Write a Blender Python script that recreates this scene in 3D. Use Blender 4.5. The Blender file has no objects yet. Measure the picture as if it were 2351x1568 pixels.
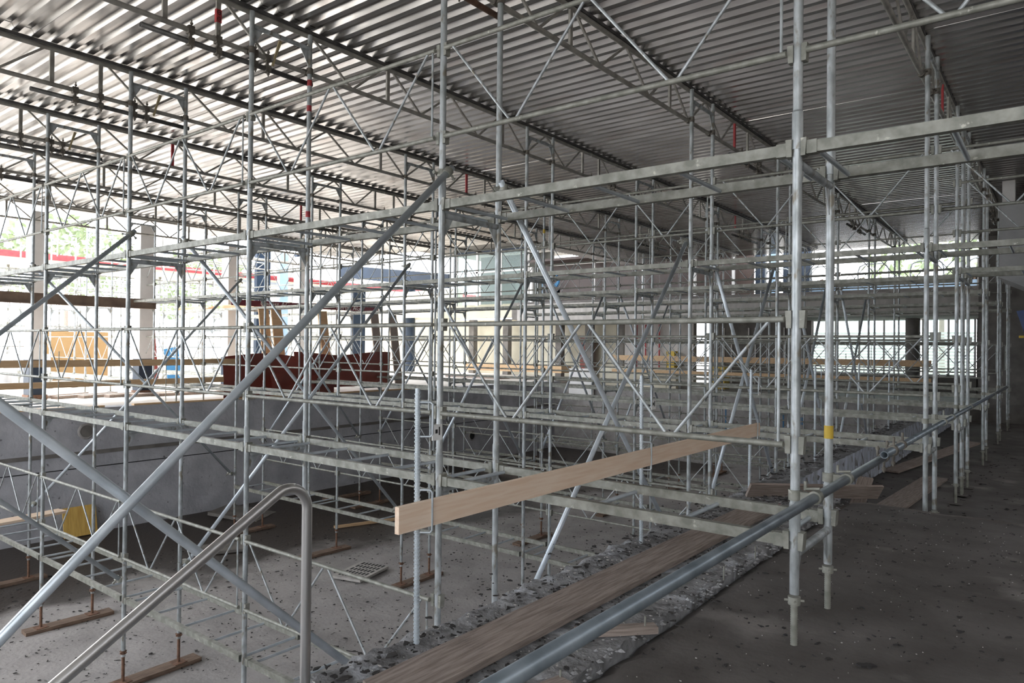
import bpy, math, random
import numpy as np
from mathutils import Vector, Matrix
random.seed(7)
S = bpy.context.scene
COL = S.collection
# ------------------------------------------------------------------ camera
F_PX, W_PX = 1624.8, 2351.0
YAW, PITCH, ROLL = [math.radians(a) for a in (37.88, .390, .582)]
CAM = Vector((1.075, -3.748, .978))
fw = Vector((-math.sin(YAW)*math.cos(PITCH), math.cos(YAW)*math.cos(PITCH), math.sin(PITCH)))
rt = Vector((math.cos(YAW), math.sin(YAW), 0)); up = rt.cross(fw)
rt2 = rt*math.cos(ROLL)+up*math.sin(ROLL); up2 = -rt*math.sin(ROLL)+up*math.cos(ROLL)
cd = bpy.data.cameras.new('camera'); cam = bpy.data.objects.new('camera', cd); COL.objects.link(cam)
cam.matrix_world = Matrix(((rt2.x, up2.x, -fw.x, CAM.x), (rt2.y, up2.y, -fw.y, CAM.y), (rt2.z, up2.z, -fw.z, CAM.z), (0, 0, 0, 1)))
cd.sensor_width = 36; cd.lens = F_PX/W_PX*36; cd.clip_start = .05; cd.clip_end = 300
S.camera = cam
# ------------------------------------------------------------------ world, sun, exposure
wd = bpy.data.worlds.new('overcast_sky'); S.world = wd; wd.use_nodes = True
wn = wd.node_tree.nodes; bg = wn['Background']
tc = wn.new('ShaderNodeTexCoord'); nz = wn.new('ShaderNodeTexNoise'); nz.inputs['Scale'].default_value = 3
cr = wn.new('ShaderNodeValToRGB'); cr.color_ramp.elements[0].color = (.72, .84, 1, 1); cr.color_ramp.elements[1].color = (1, 1, 1, 1)
cr.color_ramp.elements[0].position = .3; cr.color_ramp.elements[1].position = .62
wd.node_tree.links.new(tc.outputs['Generated'], nz.inputs['Vector']); wd.node_tree.links.new(nz.outputs['Fac'], cr.inputs['Fac'])
wd.node_tree.links.new(cr.outputs['Color'], bg.inputs['Color'])
bg.inputs['Strength'].default_value = 8.5
sd = bpy.data.lights.new('sun', 'SUN'); sun = bpy.data.objects.new('sun', sd); COL.objects.link(sun)
sd.energy = 12; sd.angle = math.radians(12); sd.color = (1, .95, .88)
sun.rotation_euler = Vector((-.40, .05, .91)).to_track_quat('Z', 'Y').to_euler()
S.view_settings.view_transform = 'Standard'; S.view_settings.look = 'None'
S.view_settings.exposure = -0.28; S.view_settings.gamma = 1; S.view_settings.use_curve_mapping = False
S.cycles.use_denoising = True
S.cycles.max_bounces = 8; S.cycles.diffuse_bounces = 5; S.cycles.glossy_bounces = 4
S.cycles.sample_clamp_indirect = 6
# ------------------------------------------------------------------ materials
MATS = {}
def mat(name, c1, c2=None, rough=.7, metal=0, scale=4, detail=6, bump=0, bscale=30, stain=None, stretch=None, lo=.35, hi=.65, coord='Object'):
    m = bpy.data.materials.new(name); m.use_nodes = True; n = m.node_tree.nodes; L = m.node_tree.links
    b = n['Principled BSDF']; b.inputs['Roughness'].default_value = rough; b.inputs['Metallic'].default_value = metal
    t = n.new('ShaderNodeTexCoord'); mp = n.new('ShaderNodeMapping'); L.new(t.outputs[coord], mp.inputs['Vector'])
    if stretch: mp.inputs['Scale'].default_value = stretch
    nt = n.new('ShaderNodeTexNoise'); nt.inputs['Scale'].default_value = scale; nt.inputs['Detail'].default_value = detail
    L.new(mp.outputs['Vector'], nt.inputs['Vector'])
    r = n.new('ShaderNodeValToRGB'); c2 = c2 or tuple(x*.75 for x in c1)
    r.color_ramp.elements[0].position = lo; r.color_ramp.elements[1].position = hi
    r.color_ramp.elements[0].color = (*c2, 1); r.color_ramp.elements[1].color = (*c1, 1)
    L.new(nt.outputs['Fac'], r.inputs['Fac']); out = r.outputs['Color']
    if stain:   # (colour, scale, low, high)
        s = n.new('ShaderNodeTexNoise'); s.inputs['Scale'].default_value = stain[1]; s.inputs['Detail'].default_value = 8; L.new(mp.outputs['Vector'], s.inputs['Vector'])
        sr = n.new('ShaderNodeMapRange'); sr.inputs['From Min'].default_value = stain[2]; sr.inputs['From Max'].default_value = stain[3]
        L.new(s.outputs['Fac'], sr.inputs['Value']); mx = n.new('ShaderNodeMix'); mx.data_type = 'RGBA'
        L.new(sr.outputs['Result'], mx.inputs[0]); L.new(out, mx.inputs[6]); mx.inputs[7].default_value = (*stain[0], 1); out = mx.outputs[2]
    L.new(out, b.inputs['Base Color'])
    if bump:
        bn = n.new('ShaderNodeTexNoise'); bn.inputs['Scale'].default_value = bscale; bn.inputs['Detail'].default_value = 8; L.new(mp.outputs['Vector'], bn.inputs['Vector'])
        bp = n.new('ShaderNodeBump'); bp.inputs['Strength'].default_value = bump; bp.inputs['Distance'].default_value = .02
        L.new(bn.outputs['Fac'], bp.inputs['Height']); L.new(bp.outputs['Normal'], b.inputs['Normal'])
    MATS[name] = m; return m
GALV = mat('galvanised_steel', (.52, .55, .565), (.29, .31, .31), .40, .35, 16, stain=((.24, .22, .18), 18, .58, .68), stretch=(1, 1, .5), bump=.12, bscale=60)
GALV_OLD = mat('weathered_galvanised_steel', (.34, .335, .295), (.20, .20, .17), .55, .3, 14, stain=((.50, .48, .42), 22, .66, .72))
GALV_TOP = mat('bright_galvanised_tube', (.62, .67, .71), (.46, .51, .55), .34, .3, 6)
GALV_DARK = mat('dull_blue_galvanised_tube', (.27, .31, .34), (.17, .20, .225), .36, .6, 7)
ALU = mat('weathered_aluminium', (.46, .44, .40), (.30, .285, .255), .5, .5, 8)
DARK_STEEL = mat('dark_steel_tube', (.15, .145, .14), (.08, .078, .075), .5, .5, 9)
COUPLER = mat('coupler_steel', (.22, .20, .17), (.12, .105, .09), .6, .5, 25)
RUST = mat('rusty_steel', (.26, .14, .09), (.13, .075, .05), .8, .2, 20)
RED = mat('red_paint', (.45, .05, .05), (.30, .03, .04), .6, 0, 10)
YELLOW = mat('yellow_tape', (.62, .43, .05), (.5, .33, .04), .6)
TAPE = mat('aged_tape', (.40, .33, .19), (.3, .24, .13), .7)
BLACK = mat('black_print', (.02, .02, .02), (.01, .01, .01), .8)
WHITE = mat('white_paint', (.78, .76, .74), (.70, .68, .66), .6, 0, 3)
STAINLESS = mat('polished_stainless_steel', (.74, .73, .72), (.68, .67, .66), .36, 1, 3)
FRESH = mat('fresh_spruce', (.92, .74, .58), (.84, .62, .45), .6, 0, 3, stretch=(18, 1.2, 18), stain=((.50, .27, .15), 2.2, .70, .80))
BOARD = mat('yellow_spruce', (.66, .46, .27), (.55, .36, .2), .65, 0, 3, stretch=(6, 1, 14))
OLDWOOD = mat('weathered_board', (.38, .31, .27), (.22, .175, .15), .85, 0, 3, stretch=(1.5, 22, 22), bump=.4, bscale=20, stain=((.12, .10, .09), 4, .62, .75))
SLEEPER = mat('rust_stained_timber', (.24, .165, .12), (.13, .085, .06), .85, 0, 4, stretch=(12, 1.5, 12))
PLY = mat('yellow_shuttering_panel', (.72, .48, .13), (.58, .34, .08), .6, 0, 3, stretch=(1, 8, 1))
ROOFM = mat('corrugated_aluminium', (.60, .585, .57), (.44, .425, .41), .25, .93, 2.2, stretch=(.5, 6, 1), stain=((.36, .30, .27), 1.6, .60, .78))
POOLWALL = mat('blasted_pool_wall', (.50, .50, .53), (.36, .36, .385), .9, 0, 2, bump=.55, bscale=14, stain=((.15, .145, .15), 9, .66, .74))
POOLWALL_FAR = mat('blasted_end_wall', (.36, .34, .33), (.24, .225, .215), .9, 0, 3, bump=.6, bscale=12, stain=((.12, .11, .10), 7, .62, .72))
CONC = mat('board_marked_concrete', (.50, .47, .44), (.38, .355, .33), .85, 0, 5, stretch=(1, 1, .25), bump=.2, bscale=15)
CONC_GREY = mat('smooth_grey_concrete', (.42, .42, .42), (.33, .33, .33), .8, 0, 2.5)
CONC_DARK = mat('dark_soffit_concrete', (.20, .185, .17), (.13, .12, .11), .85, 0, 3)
RIM = mat('broken_rim_concrete', (.34, .335, .34), (.15, .145, .145), .9, 0, 7, bump=1, bscale=25, stain=((.50, .51, .54), 6, .58, .68))
CURB = mat('blue_tinted_curb_face', (.66, .70, .80), (.36, .38, .42), .9, 0, 9, stretch=(1, 1, .35), bump=.8, bscale=22)
DECK = mat('screed_floor', (.115, .102, .094), (.068, .058, .052), .8, 0, 2.5, bump=.35, bscale=18, stain=((.20, .18, .165), 1.6, .60, .74))
DECKL = mat('dusty_side_deck', (.62, .58, .53), (.50, .46, .42), .85, 0, 3)
CHIP = mat('bitumen_flakes', (.022, .02, .02), (.035, .03, .028), .8)
CHIPL = mat('mortar_chips', (.5, .48, .46), (.4, .38, .36), .9)
CREAM = mat('cream_plaster', (.66, .62, .50), (.58, .54, .43), .8, 0, 2)
BLUE = mat('navy_cladding', (.009, .024, .05), (.006, .016, .034), .5, 0, 2)
PALEBLUE = mat('pale_blue_cladding', (.38, .52, .66), (.32, .45, .58), .6)
BROWNP = mat('brown_panel', (.075, .046, .036), (.055, .034, .027), .45, 0, 2)
REDBROWN = mat('red_brown_sheet', (.24, .045, .03), (.16, .03, .02), .42, 0, 1.5)
BROWNBEAM = mat('brown_steel_beam', (.22, .16, .12), (.15, .105, .08), .7)
MAROON = mat('maroon_board', (.16, .02, .035), (.11, .015, .025), .6)
ORANGE = mat('orange_hoarding', (.34, .205, .085), (.31, .185, .075), .7)
BLUEP = mat('sky_blue_marking', (.035, .17, .34), (.03, .14, .28), .6)
TARP = mat('blue_tarpaulin', (.02, .06, .20), (.015, .04, .13), .4)
LEAF = mat('foliage', (.24, .29, .17), (.14, .18, .10), .8, 0, 5)
GROUND = mat('pale_gravel', (.60, .57, .52), (.48, .46, .42), .9, 0, 4)
WHITEBOX = mat('white_plastic', (.8, .8, .78), (.72, .72, .7), .5)
# pool bottom: dry dusty concrete with a wet dark region along the deep side
PB = mat('dusty_pool_bottom', (.40, .375, .36), (.30, .28, .27), .9, 0, 1.6, bump=.5, bscale=16, stain=((.13, .125, .12), 11, .64, .72))
def wet(m):
    n = m.node_tree.nodes; L = m.node_tree.links; b = n['Principled BSDF']
    src = b.inputs['Base Color'].links[0].from_socket
    g = n.new('ShaderNodeNewGeometry'); sx = n.new('ShaderNodeSeparateXYZ'); L.new(g.outputs['Position'], sx.inputs[0])
    a = n.new('ShaderNodeMath'); a.operation = 'MULTIPLY_ADD'; a.inputs[1].default_value = -.18; L.new(sx.outputs['Y'], a.inputs[0]); L.new(sx.outputs['X'], a.inputs[2])
    nt = n.new('ShaderNodeTexNoise'); nt.inputs['Scale'].default_value = .9; nt.inputs['Detail'].default_value = 7; L.new(g.outputs['Position'], nt.inputs['Vector'])
    c = n.new('ShaderNodeMath'); c.operation = 'MULTIPLY_ADD'; c.inputs[1].default_value = 4.0; L.new(nt.outputs['Fac'], c.inputs[0]); L.new(a.outputs[0], c.inputs[2])
    r = n.new('ShaderNodeMapRange'); r.inputs['From Min'].default_value = -9.6; r.inputs['From Max'].default_value = -8.6; L.new(c.outputs[0], r.inputs['Value'])
    mx = n.new('ShaderNodeMix'); mx.data_type = 'RGBA'; L.new(r.outputs['Result'], mx.inputs[0]); mx.inputs[6].default_value = (.045, .036, .03, 1); L.new(src, mx.inputs[7]); L.new(mx.outputs[2], b.inputs['Base Color'])
    r2 = n.new('ShaderNodeMapRange'); r2.inputs['To Min'].default_value = .55; r2.inputs['To Max'].default_value = .9; L.new(r.outputs['Result'], r2.inputs['Value']); L.new(r2.outputs['Result'], b.inputs['Roughness'])
wet(PB)
gm = bpy.data.materials.new('tinted_glass'); gm.use_nodes = True
gb = gm.node_tree.nodes['Principled BSDF']; gb.inputs['Base Color'].default_value = (.62, .74, .72, 1); gb.inputs['Roughness'].default_value = .03
gb.inputs['Transmission Weight'].default_value = .85; gb.inputs['IOR'].default_value = 1.2
GLASS = gm
# ------------------------------------------------------------------ mesh helpers
class MB:
    def __init__(s): s.v = []; s.f = []; s.sm = []
    def add(s, vs, fs, smooth=False):
        o = len(s.v); s.v += [tuple(v) for v in vs]; s.f += [tuple(i+o for i in f) for f in fs]; s.sm += [smooth]*len(fs); return s
    def box(s, a, b):
        (x0, y0, z0), (x1, y1, z1) = a, b
        return s.add([(x0, y0, z0), (x1, y0, z0), (x1, y1, z0), (x0, y1, z0), (x0, y0, z1), (x1, y0, z1), (x1, y1, z1), (x0, y1, z1)],
                     [(0, 3, 2, 1), (4, 5, 6, 7), (0, 1, 5, 4), (1, 2, 6, 5), (2, 3, 7, 6), (3, 0, 4, 7)])
    def tube(s, p, q, r, n=10, r2=None, hollow=False):
        p, q = Vector(p), Vector(q); d = (q-p).normalized(); a = d.orthogonal().normalized(); b = d.cross(a); r2 = r if r2 is None else r2
        vs = []
        for P, R in ((p, r), (q, r2)):
            for i in range(n):
                t = 2*math.pi*i/n; vs.append(P+a*R*math.cos(t)+b*R*math.sin(t))
        fs = [(i, (i+1) % n, n+(i+1) % n, n+i) for i in range(n)]
        s.add(vs, fs, True)
        if hollow:
            ri = r-.004; vi = []
            for P in (p, q):
                for i in range(n):
                    t = 2*math.pi*i/n; vi.append(P+a*ri*math.cos(t)+b*ri*math.sin(t))
            s.add(vi, [(n+i, n+(i+1) % n, (i+1) % n, i) for i in range(n)], True)
            o = len(s.v)-4*n
            for e in (0, 1):
                for i in range(n):
                    j = (i+1) % n; f = (o+e*n+i, o+2*n+e*n+i, o+2*n+e*n+j, o+e*n+j); s.f.append(f if e == 0 else f[::-1]); s.sm.append(False)
        else:
            s.add(vs[:n], [tuple(range(n-1, -1, -1))]); s.add(vs[n:], [tuple(range(n))])
        return s
    def beam(s, p, q, w, h, upv=(0, 0, 1)):
        p, q = Vector(p), Vector(q); d = (q-p).normalized(); sd_ = d.cross(Vector(upv)).normalized(); u = sd_.cross(d)
        vs = [P+sd_*w*a/2+u*h*b/2 for P in (p, q) for a, b in ((-1, -1), (1, -1), (1, 1), (-1, 1))]
        return s.add(vs, [(0, 3, 2, 1), (4, 5, 6, 7), (0, 1, 5, 4), (1, 2, 6, 5), (2, 3, 7, 6), (3, 0, 4, 7)])
    def prism(s, pts, ext):
        n = len(pts); e = Vector(ext); vs = [Vector(p) for p in pts]+[Vector(p)+e for p in pts]
        return s.add(vs, [tuple(range(n-1, -1, -1)), tuple(range(n, 2*n))]+[(i, (i+1) % n, n+(i+1) % n, n+i) for i in range(n)])
    def path(s, pts, r, n=12):
        pts = [Vector(p) for p in pts]; m = len(pts); rings = []; a = None
        for i, P in enumerate(pts):
            d = (pts[min(i+1, m-1)]-pts[max(i-1, 0)]).normalized()
            a = d.orthogonal().normalized() if a is None else (a-d*a.dot(d)).normalized()
            b = d.cross(a); rings.append([P+a*r*math.cos(2*math.pi*k/n)+b*r*math.sin(2*math.pi*k/n) for k in range(n)])
        s.add([v for R in rings for v in R], [(i*n+k, i*n+(k+1) % n, (i+1)*n+(k+1) % n, (i+1)*n+k) for i in range(m-1) for k in range(n)], True)
        s.add(rings[0], [tuple(range(n-1, -1, -1))]); s.add(rings[-1], [tuple(range(n))]); return s
    def mesh(s, name, m):
        me = bpy.data.meshes.new(name); me.from_pydata(s.v, [], s.f); me.polygons.foreach_set('use_smooth', s.sm); me.materials.append(m); me.update(); return me
    def build(s, name, m, parent=None, loc=None, rot=None):
        o = bpy.data.objects.new(name, s.mesh(name, m)); COL.objects.link(o)
        if parent: o.parent = parent
        if loc: o.location = loc
        if rot: o.rotation_euler = rot
        return o
def tag(o, label, cat, group=None, kind=None):
    o['label'] = label; o['category'] = cat
    if group: o['group'] = group
    if kind: o['kind'] = kind
    return o
def struct(o): o['kind'] = 'structure'; return o
def empty(name, loc=(0, 0, 0), rz=0):
    o = bpy.data.objects.new(name, None); COL.objects.link(o); o.location = loc; o.rotation_euler = (0, 0, rz); o.empty_display_size = .1; return o
def plabel(o, t): o['label'] = t; return o
def dup(root, loc, label, group, cat, rot=None):
    def cp(o, par):
        c = o.copy(); COL.objects.link(c); c.parent = par
        for ch in KIDS.get(o.name, ()): cp(ch, c)
        return c
    r = cp(root, None); r.location = loc
    if rot is not None: r.rotation_euler = rot
    tag(r, label, cat, group); return r
KIDS = {}
def reg(root):
    for ch in root.children: KIDS.setdefault(root.name, []).append(ch); reg(ch)
USED = set()
def place(proto, loc, label, group, cat, rot=None):
    """first use moves the prototype itself, later uses copy it with its parts"""
    if proto.name in USED: return dup(proto, loc, label, group, cat, rot)
    if proto.name not in KIDS: reg(proto)
    USED.add(proto.name); proto.location = loc
    if rot is not None: proto.rotation_euler = rot
    return tag(proto, label, cat, group)
WD = .653; BAY = 2.5
ROWS = [('A', 0.0, 'nearest scaffold row'), ('B', 4.367, 'second scaffold row'), ('C', 7.68, 'third scaffold row'), ('D', 10.85, 'fourth scaffold row'), ('E', 14.4, 'fifth scaffold row'), ('F', 17.6, 'sixth scaffold row')]
ORD = ['rightmost', 'second from right', 'third from right', 'fourth from right', 'fifth from right', 'sixth from right', 'seventh from right', 'eighth from right', 'ninth from right', 'tenth from right', 'eleventh from right']
# ------------------------------------------------------------------ prototypes: frames
def make_frame(h, side, low=None, name='scaffold_frame', top=False):
    """two standards up to local z=h; side -1 = guard cups on the front post, +1 = on the back post"""
    r = empty(name); zb = 0 if low is None else low
    for y in (0, WD):
        m = MB(); m.tube((0, y, zb), (0, y, h), .0235, 14)
        if low is None: m.tube((0, y, .0), (0, y, .19), .0275, 14); m.tube((0, y, .19), (0, y, .2), .0275, 14, .0236)
        m.build('standard', GALV, r)
    zt = h-.07 if not top else h-.14
    MB().tube((0, .02, zt), (0, WD-.02, zt), .0225, 12).build('transom', GALV, r)
    for y, sg in ((.022, 1), (WD-.022, -1)):
        MB().prism([(-.003, y, zt), (-.003, y, zt-.17), (-.003, y+sg*.105, zt)], (.006, 0, 0)).build('gusset_plate', GALV, r)
        c = MB()
        for sx in (-1, 1):   # wedge shaped hook pockets beside the post
            c.prism([(sx*.022, y-.028-(.022 if sg > 0 else -.022), zt+.12), (sx*.052, y-.033-(.022 if sg > 0 else -.022), zt+.12), (sx*.046, y-.033-(.022 if sg > 0 else -.022), zt+.03), (sx*.022, y-.028-(.022 if sg > 0 else -.022), zt+.03)], (0, .06, 0))
        if not top: c.build('hook_pocket', GALV_OLD, r)
    yg = 0 if side < 0 else WD
    if h > 1.5 and low is None or (low is not None and low < -2):
        base = 0 if low is None else 0
        for z in ((.49, 1.13) if low is None else (h-2+.49, h-2+1.13)):
            if z > h-.3: continue
            c = MB()
            for sx in (-1, 1):
                c.prism([(sx*.020, yg-.022, z+.045), (sx*.050, yg-.024, z+.045), (sx*.044, yg-.024, z-.045), (sx*.020, yg-.022, z-.045)], (0, .046, 0))
            c.build('guardrail_pocket', GALV_OLD, r)
    return r
# ------------------------------------------------------------------ prototypes: deck frame, guard lattice, jack, truss
def make_deck():
    r = empty('deck_frame')
    for y in (0, WD):
        m = MB(); m.box((-BAY+.05, y-.022, -.028), (-.05, y+.022, .03))
        b = m.build('side_rail', GALV_OLD, r)
        for x0, x1 in ((-BAY+.05, -BAY+.10), (-.10, -.05)): MB().box((x0, y-.026, -.033), (x1, y+.026, .035)).build('end_hook', GALV_OLD, b)
    for x in (-.10, -.66, -1.24, -1.82, -2.40):
        MB().tube((x, .02, -.015), (x, WD-.02, -.015), .0135, 10).build('rung', GALV_TOP, r)
    return r
def make_guard():
    r = empty('lattice_guardrail'); H = .64
    MB().tube((-BAY+.05, 0, H), (-.05, 0, H), .0165, 12).build('top_rail', GALV_OLD, r)
    MB().tube((-BAY+.05, 0, 0), (-.05, 0, 0), .0165, 12).build('bottom_rail', GALV_OLD, r)
    xs = [-.10, -.10-.575, -.10-1.15, -.10-1.725, -.10-2.3]
    for i in range(4):
        a, b = (xs[i], H if i % 2 == 0 else 0), (xs[i+1], 0 if i % 2 == 0 else H)
        sg = .02 if i % 2 == 0 else -.02
        MB().tube((a[0]-.02, 0, a[1]), (b[0]+.02, 0, b[1]), .0095, 8).build('diagonal_bar', GALV, r)
    MB().tube((-.075, 0, 0), (-.075, 0, H), .008, 8).build('upright_bar', GALV, r)
    return r
def make_jack(h):
    r = empty('base_jack')
    m = MB(); n = int(h/.012); prof = []
    ns = 10; vs = []; fs = []
    for i in range(2*n+1):
        z = .008+(h-.008)*i/(2*n); rr = .0190 if i % 2 else .0165
        for k in range(ns): vs.append((rr*math.cos(2*math.pi*k/ns), rr*math.sin(2*math.pi*k/ns), z))
    fs = [(i*ns+k, i*ns+(k+1) % ns, (i+1)*ns+(k+1) % ns, (i+1)*ns+k) for i in range(2*n) for k in range(ns)]
    m.add(vs, fs, True); m.build('threaded_spindle', RUST if h > .32 else GALV_OLD, r)
    MB().box((-.075, -.075, 0), (.075, .075, .008)).build('base_plate', RUST if h > .32 else DECK, r)
    c = MB().tube((0, 0, h-.04), (0, 0, h), .031, 12)
    for a in (0, math.pi/2):
        d = Vector((math.cos(a+.4), math.sin(a+.4), 0))*.048; c.tube(Vector((0, 0, h-.02))-d, Vector((0, 0, h-.02))+d, .007, 6)
    c.build('wing_nut', RUST if h > .32 else GALV_OLD, r)
    return r
TL = 6.35
def make_truss(redv=None):
    r = empty('lattice_roof_beam')
    MB().tube((0, -.195, .38), (0, TL+.195, .38), .024, 10).build('top_chord', ALU, r)
    MB().tube((0, -.195, 0), (0, TL+.195, 0), .024, 10).build('bottom_chord', ALU, r)
    ns = [.0+.05, 2.12, 4.23, TL-.05]
    for i, y in enumerate(ns):
        plab = MB().box((-.012, y-.021, .01), (.012, y+.021, .37)).build('vertical_strut', RED if redv == i else ALU, r)
        if redv == i: plabel(plab, 'red painted vertical strut')
    for i in range(3):
        a, b = ns[i], ns[i+1]; q = [(a+.06), a+(b-a)*.25, a+(b-a)*.5, a+(b-a)*.75, b-.06]
        for k in range(4):
            z0, z1 = (.37, .01) if k % 2 == 0 else (.01, .37)
            MB().beam((0, q[k]+.015, z0), (0, q[k+1]-.015, z1), .024, .02, (1, 0, 0)).build('diagonal_strut', ALU, r)
    return r
F_TOP = {-1: make_frame(2.13, -1, top=True), 1: make_frame(2.13, 1, top=True)}
F_MID = {-1: make_frame(2.0, -1), 1: make_frame(2.0, 1)}
F_LOW = {-1: make_frame(0, -1, -2.66), 1: make_frame(0, 1, -2.66)}
F_SHORT_A = make_frame(0, -1, -.27); F_SHORT = make_frame(0, -1, -.72)
F_DEEP = {}
def low2(side):
    r = empty('scaffold_frame')
    return r
DECKF = make_deck(); GUARD = make_guard(); JACK = make_jack(.26); JACKD = make_jack(.36)
for p in list(F_TOP.values())+list(F_MID.values())+list(F_LOW.values())+[F_SHORT_A, F_SHORT, DECKF, GUARD, JACK, JACKD]: reg(p)
GF = 'scaffold frames'; GD = 'scaffold deck frames'; GG = 'lattice guardrails'; GJ = 'base jacks'
def sleeper(x, y, label, z=-3.0):
    o = MB().box((-.10, -.20, 0), (.10, WD+.25, .05)).build('timber_sleeper', SLEEPER); o.location = (x, y, z); o.rotation_euler = (0, 0, random.uniform(-.05, .05))
    tag(o, label, 'timber', 'timber sleepers under the scaffold')
def tower(row, y, k, rn, side, top=True):
    x = -BAY*k; pos = '%s tower of %s' % (ORD[k], rn)
    if top: place(F_TOP[side], (x, y, 2), 'galvanised scaffold frame, top lift, '+pos, GF, 'scaffold frame')
    place(F_MID[side], (x, y, 0), 'galvanised scaffold frame, middle lift, '+pos, GF, 'scaffold frame')
    if k == 0:
        if row == 'A':
            place(F_SHORT_A, (x, y, 0), 'short base frame standing on the screed floor, '+pos, GF, 'scaffold frame'); zj, J = -.53, JACK
        else:
            place(F_SHORT, (x, y, 0), 'short base frame standing on the lower floor, '+pos, GF, 'scaffold frame'); zj, J = -.98, JACK
    else:
        place(F_LOW[side], (x, y, 0), 'galvanised scaffold frame, pool lift, '+pos, GF, 'scaffold frame'); zj, J = -2.95, JACKD
        sleeper(x, y, 'timber sleeper on the pool bottom under the '+pos)
    for i, w in ((0, 'front'), (1, 'back')):
        place(J, (x, y+i*WD, zj-(.012 if k == 0 else 0)), 'threaded base jack under the %s post, %s' % (w, pos), GJ, 'base jack')
def bay(y, k, rn, side, levels, kx=None):
    """bay between tower k and k+1 of a row"""
    x = -BAY*k; pos = '%s bay of %s' % (ORD[k] if kx is None else kx, rn)
    names = {2: 'upper', 0: 'middle', -2: 'pool level'}
    for z in levels:
        place(DECKF, (x, y, z), '%s deck frame with open rungs, %s' % (names[z], pos), GD, 'deck frame')
        yg = y-.035 if side < 0 else y+WD+.035
        place(GUARD, (x, yg, z+.49), '%s lattice guardrail, %s' % (names[z], pos), GG, 'guardrail')
for rid, y, rn in ROWS:
    side = -1 if rid == 'A' else 1
    kmax = 6 if rid == 'A' else 8
    if rid == 'F': ks = range(0, 5)
    elif rid == 'E': ks = range(0, 6)
    else: ks = range(0, kmax)
    ks = [k for k in ks if -BAY*k > -14.6]
    for k in ks: tower(rid, y, k, rn, side)
    for k in ks[:-1]:
        lv = [2, 0]+([-2] if k >= 1 else [])
        bay(y, k, rn, side, lv)
# towers standing on the side deck beyond the pool (k 6,7)
FD = make_frame(0, 1, -.14); reg(FD)
for rid, y, rn in ROWS[:4]:
    side = -1 if rid == 'A' else 1
    for k in (6, 7, 8, 9, 10):
        if k == 8 and rid == 'D': continue
        x = -BAY*k; pos = '%s tower of %s' % (ORD[k], rn)
        place(F_TOP[side], (x, y, 2), 'galvanised scaffold frame, top lift, '+pos, GF, 'scaffold frame')
        place(F_MID[side], (x, y, 0), 'galvanised scaffold frame, middle lift, '+pos, GF, 'scaffold frame')
        place(FD, (x, y, 0), 'stub base frame on the dusty side deck, '+pos, GF, 'scaffold frame')
        for i, w in ((0, 'front'), (1, 'back')):
            place(JACK, (x, y+i*WD, -.40), 'threaded base jack under the %s post, %s' % (w, pos), GJ, 'base jack')
    for k in (5, 6, 7, 8, 9): bay(y, k, rn, side, [2, 0])
# bays running to the right of the rightmost towers
for rid, y, rn in (ROWS[0], ROWS[1]): 
    side = -1 if rid == 'A' else 1
    place(DECKF, (BAY, y, 2), 'upper deck frame running to the right beyond the rightmost tower of '+rn, GD, 'deck frame')
    place(GUARD, (BAY, y-.035 if side < 0 else y+WD+.035, 2.49), 'upper lattice guardrail right of the rightmost tower of '+rn, GG, 'guardrail')
    place(F_TOP[side], (BAY, y, 2), 'galvanised scaffold frame, top lift, beyond the right end of '+rn, GF, 'scaffold frame')
    place(F_MID[side], (BAY, y, 0), 'galvanised scaffold frame, middle lift, beyond the right end of '+rn, GF, 'scaffold frame')
    place(F_SHORT_A, (BAY, y, 0), 'short base frame beyond the right end of '+rn, GF, 'scaffold frame') if rid == 'A' else place(F_SHORT, (BAY, y, 0), 'short base frame beyond the right end of '+rn, GF, 'scaffold frame')
    for i, w in ((0, 'front'), (1, 'back')): place(JACK, (BAY, y+i*WD, -.53 if rid == 'A' else -.98), 'base jack under the %s post beyond the right end of %s' % (w, rn), GJ, 'base jack')
# extra tower just before the third row, carrying a deck to the right
y = 6.93
rn = 'short row before the third row'
for z, fr in ((2, F_TOP[-1]), (0, F_MID[-1]), (0, F_SHORT)):
    place(fr, (0, y, z), 'galvanised scaffold frame, %s, %s' % ({F_TOP[-1]: 'top lift', F_MID[-1]: 'middle lift', F_SHORT: 'base'}[fr], rn), GF, 'scaffold frame')
for i, w in ((0, 'front'), (1, 'back')): place(JACK, (0, y+i*WD, -.98), 'base jack under the %s post of the %s' % (w, rn), GJ, 'base jack')
place(DECKF, (BAY, y, 2), 'upper deck frame running right from the '+rn, GD, 'deck frame')
place(GUARD, (BAY, y-.035, 2.49), 'upper lattice guardrail running right from the '+rn, GG, 'guardrail')
# two towers left of the camera that hold the nearest rakers
for k in (1, 3):
    for z, fr, w in ((2, F_TOP[1], 'top'), (0, F_MID[1], 'middle'), (0, F_LOW[1], 'pool')):
        place(fr, (-BAY*k, -5.02, z), 'galvanised scaffold frame, %s lift, %s row nearest the camera side' % (w, ORD[k]), GF, 'scaffold frame')
    for i, w in ((0, 'front'), (1, 'back')): place(JACKD, (-BAY*k, -5.02+i*WD, -2.95), 'base jack under the %s post, %s tower nearest the camera side' % (w, ORD[k]), GJ, 'base jack')
    sleeper(-BAY*k, -5.02, 'timber sleeper under the %s tower nearest the camera side' % ORD[k])
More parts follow.
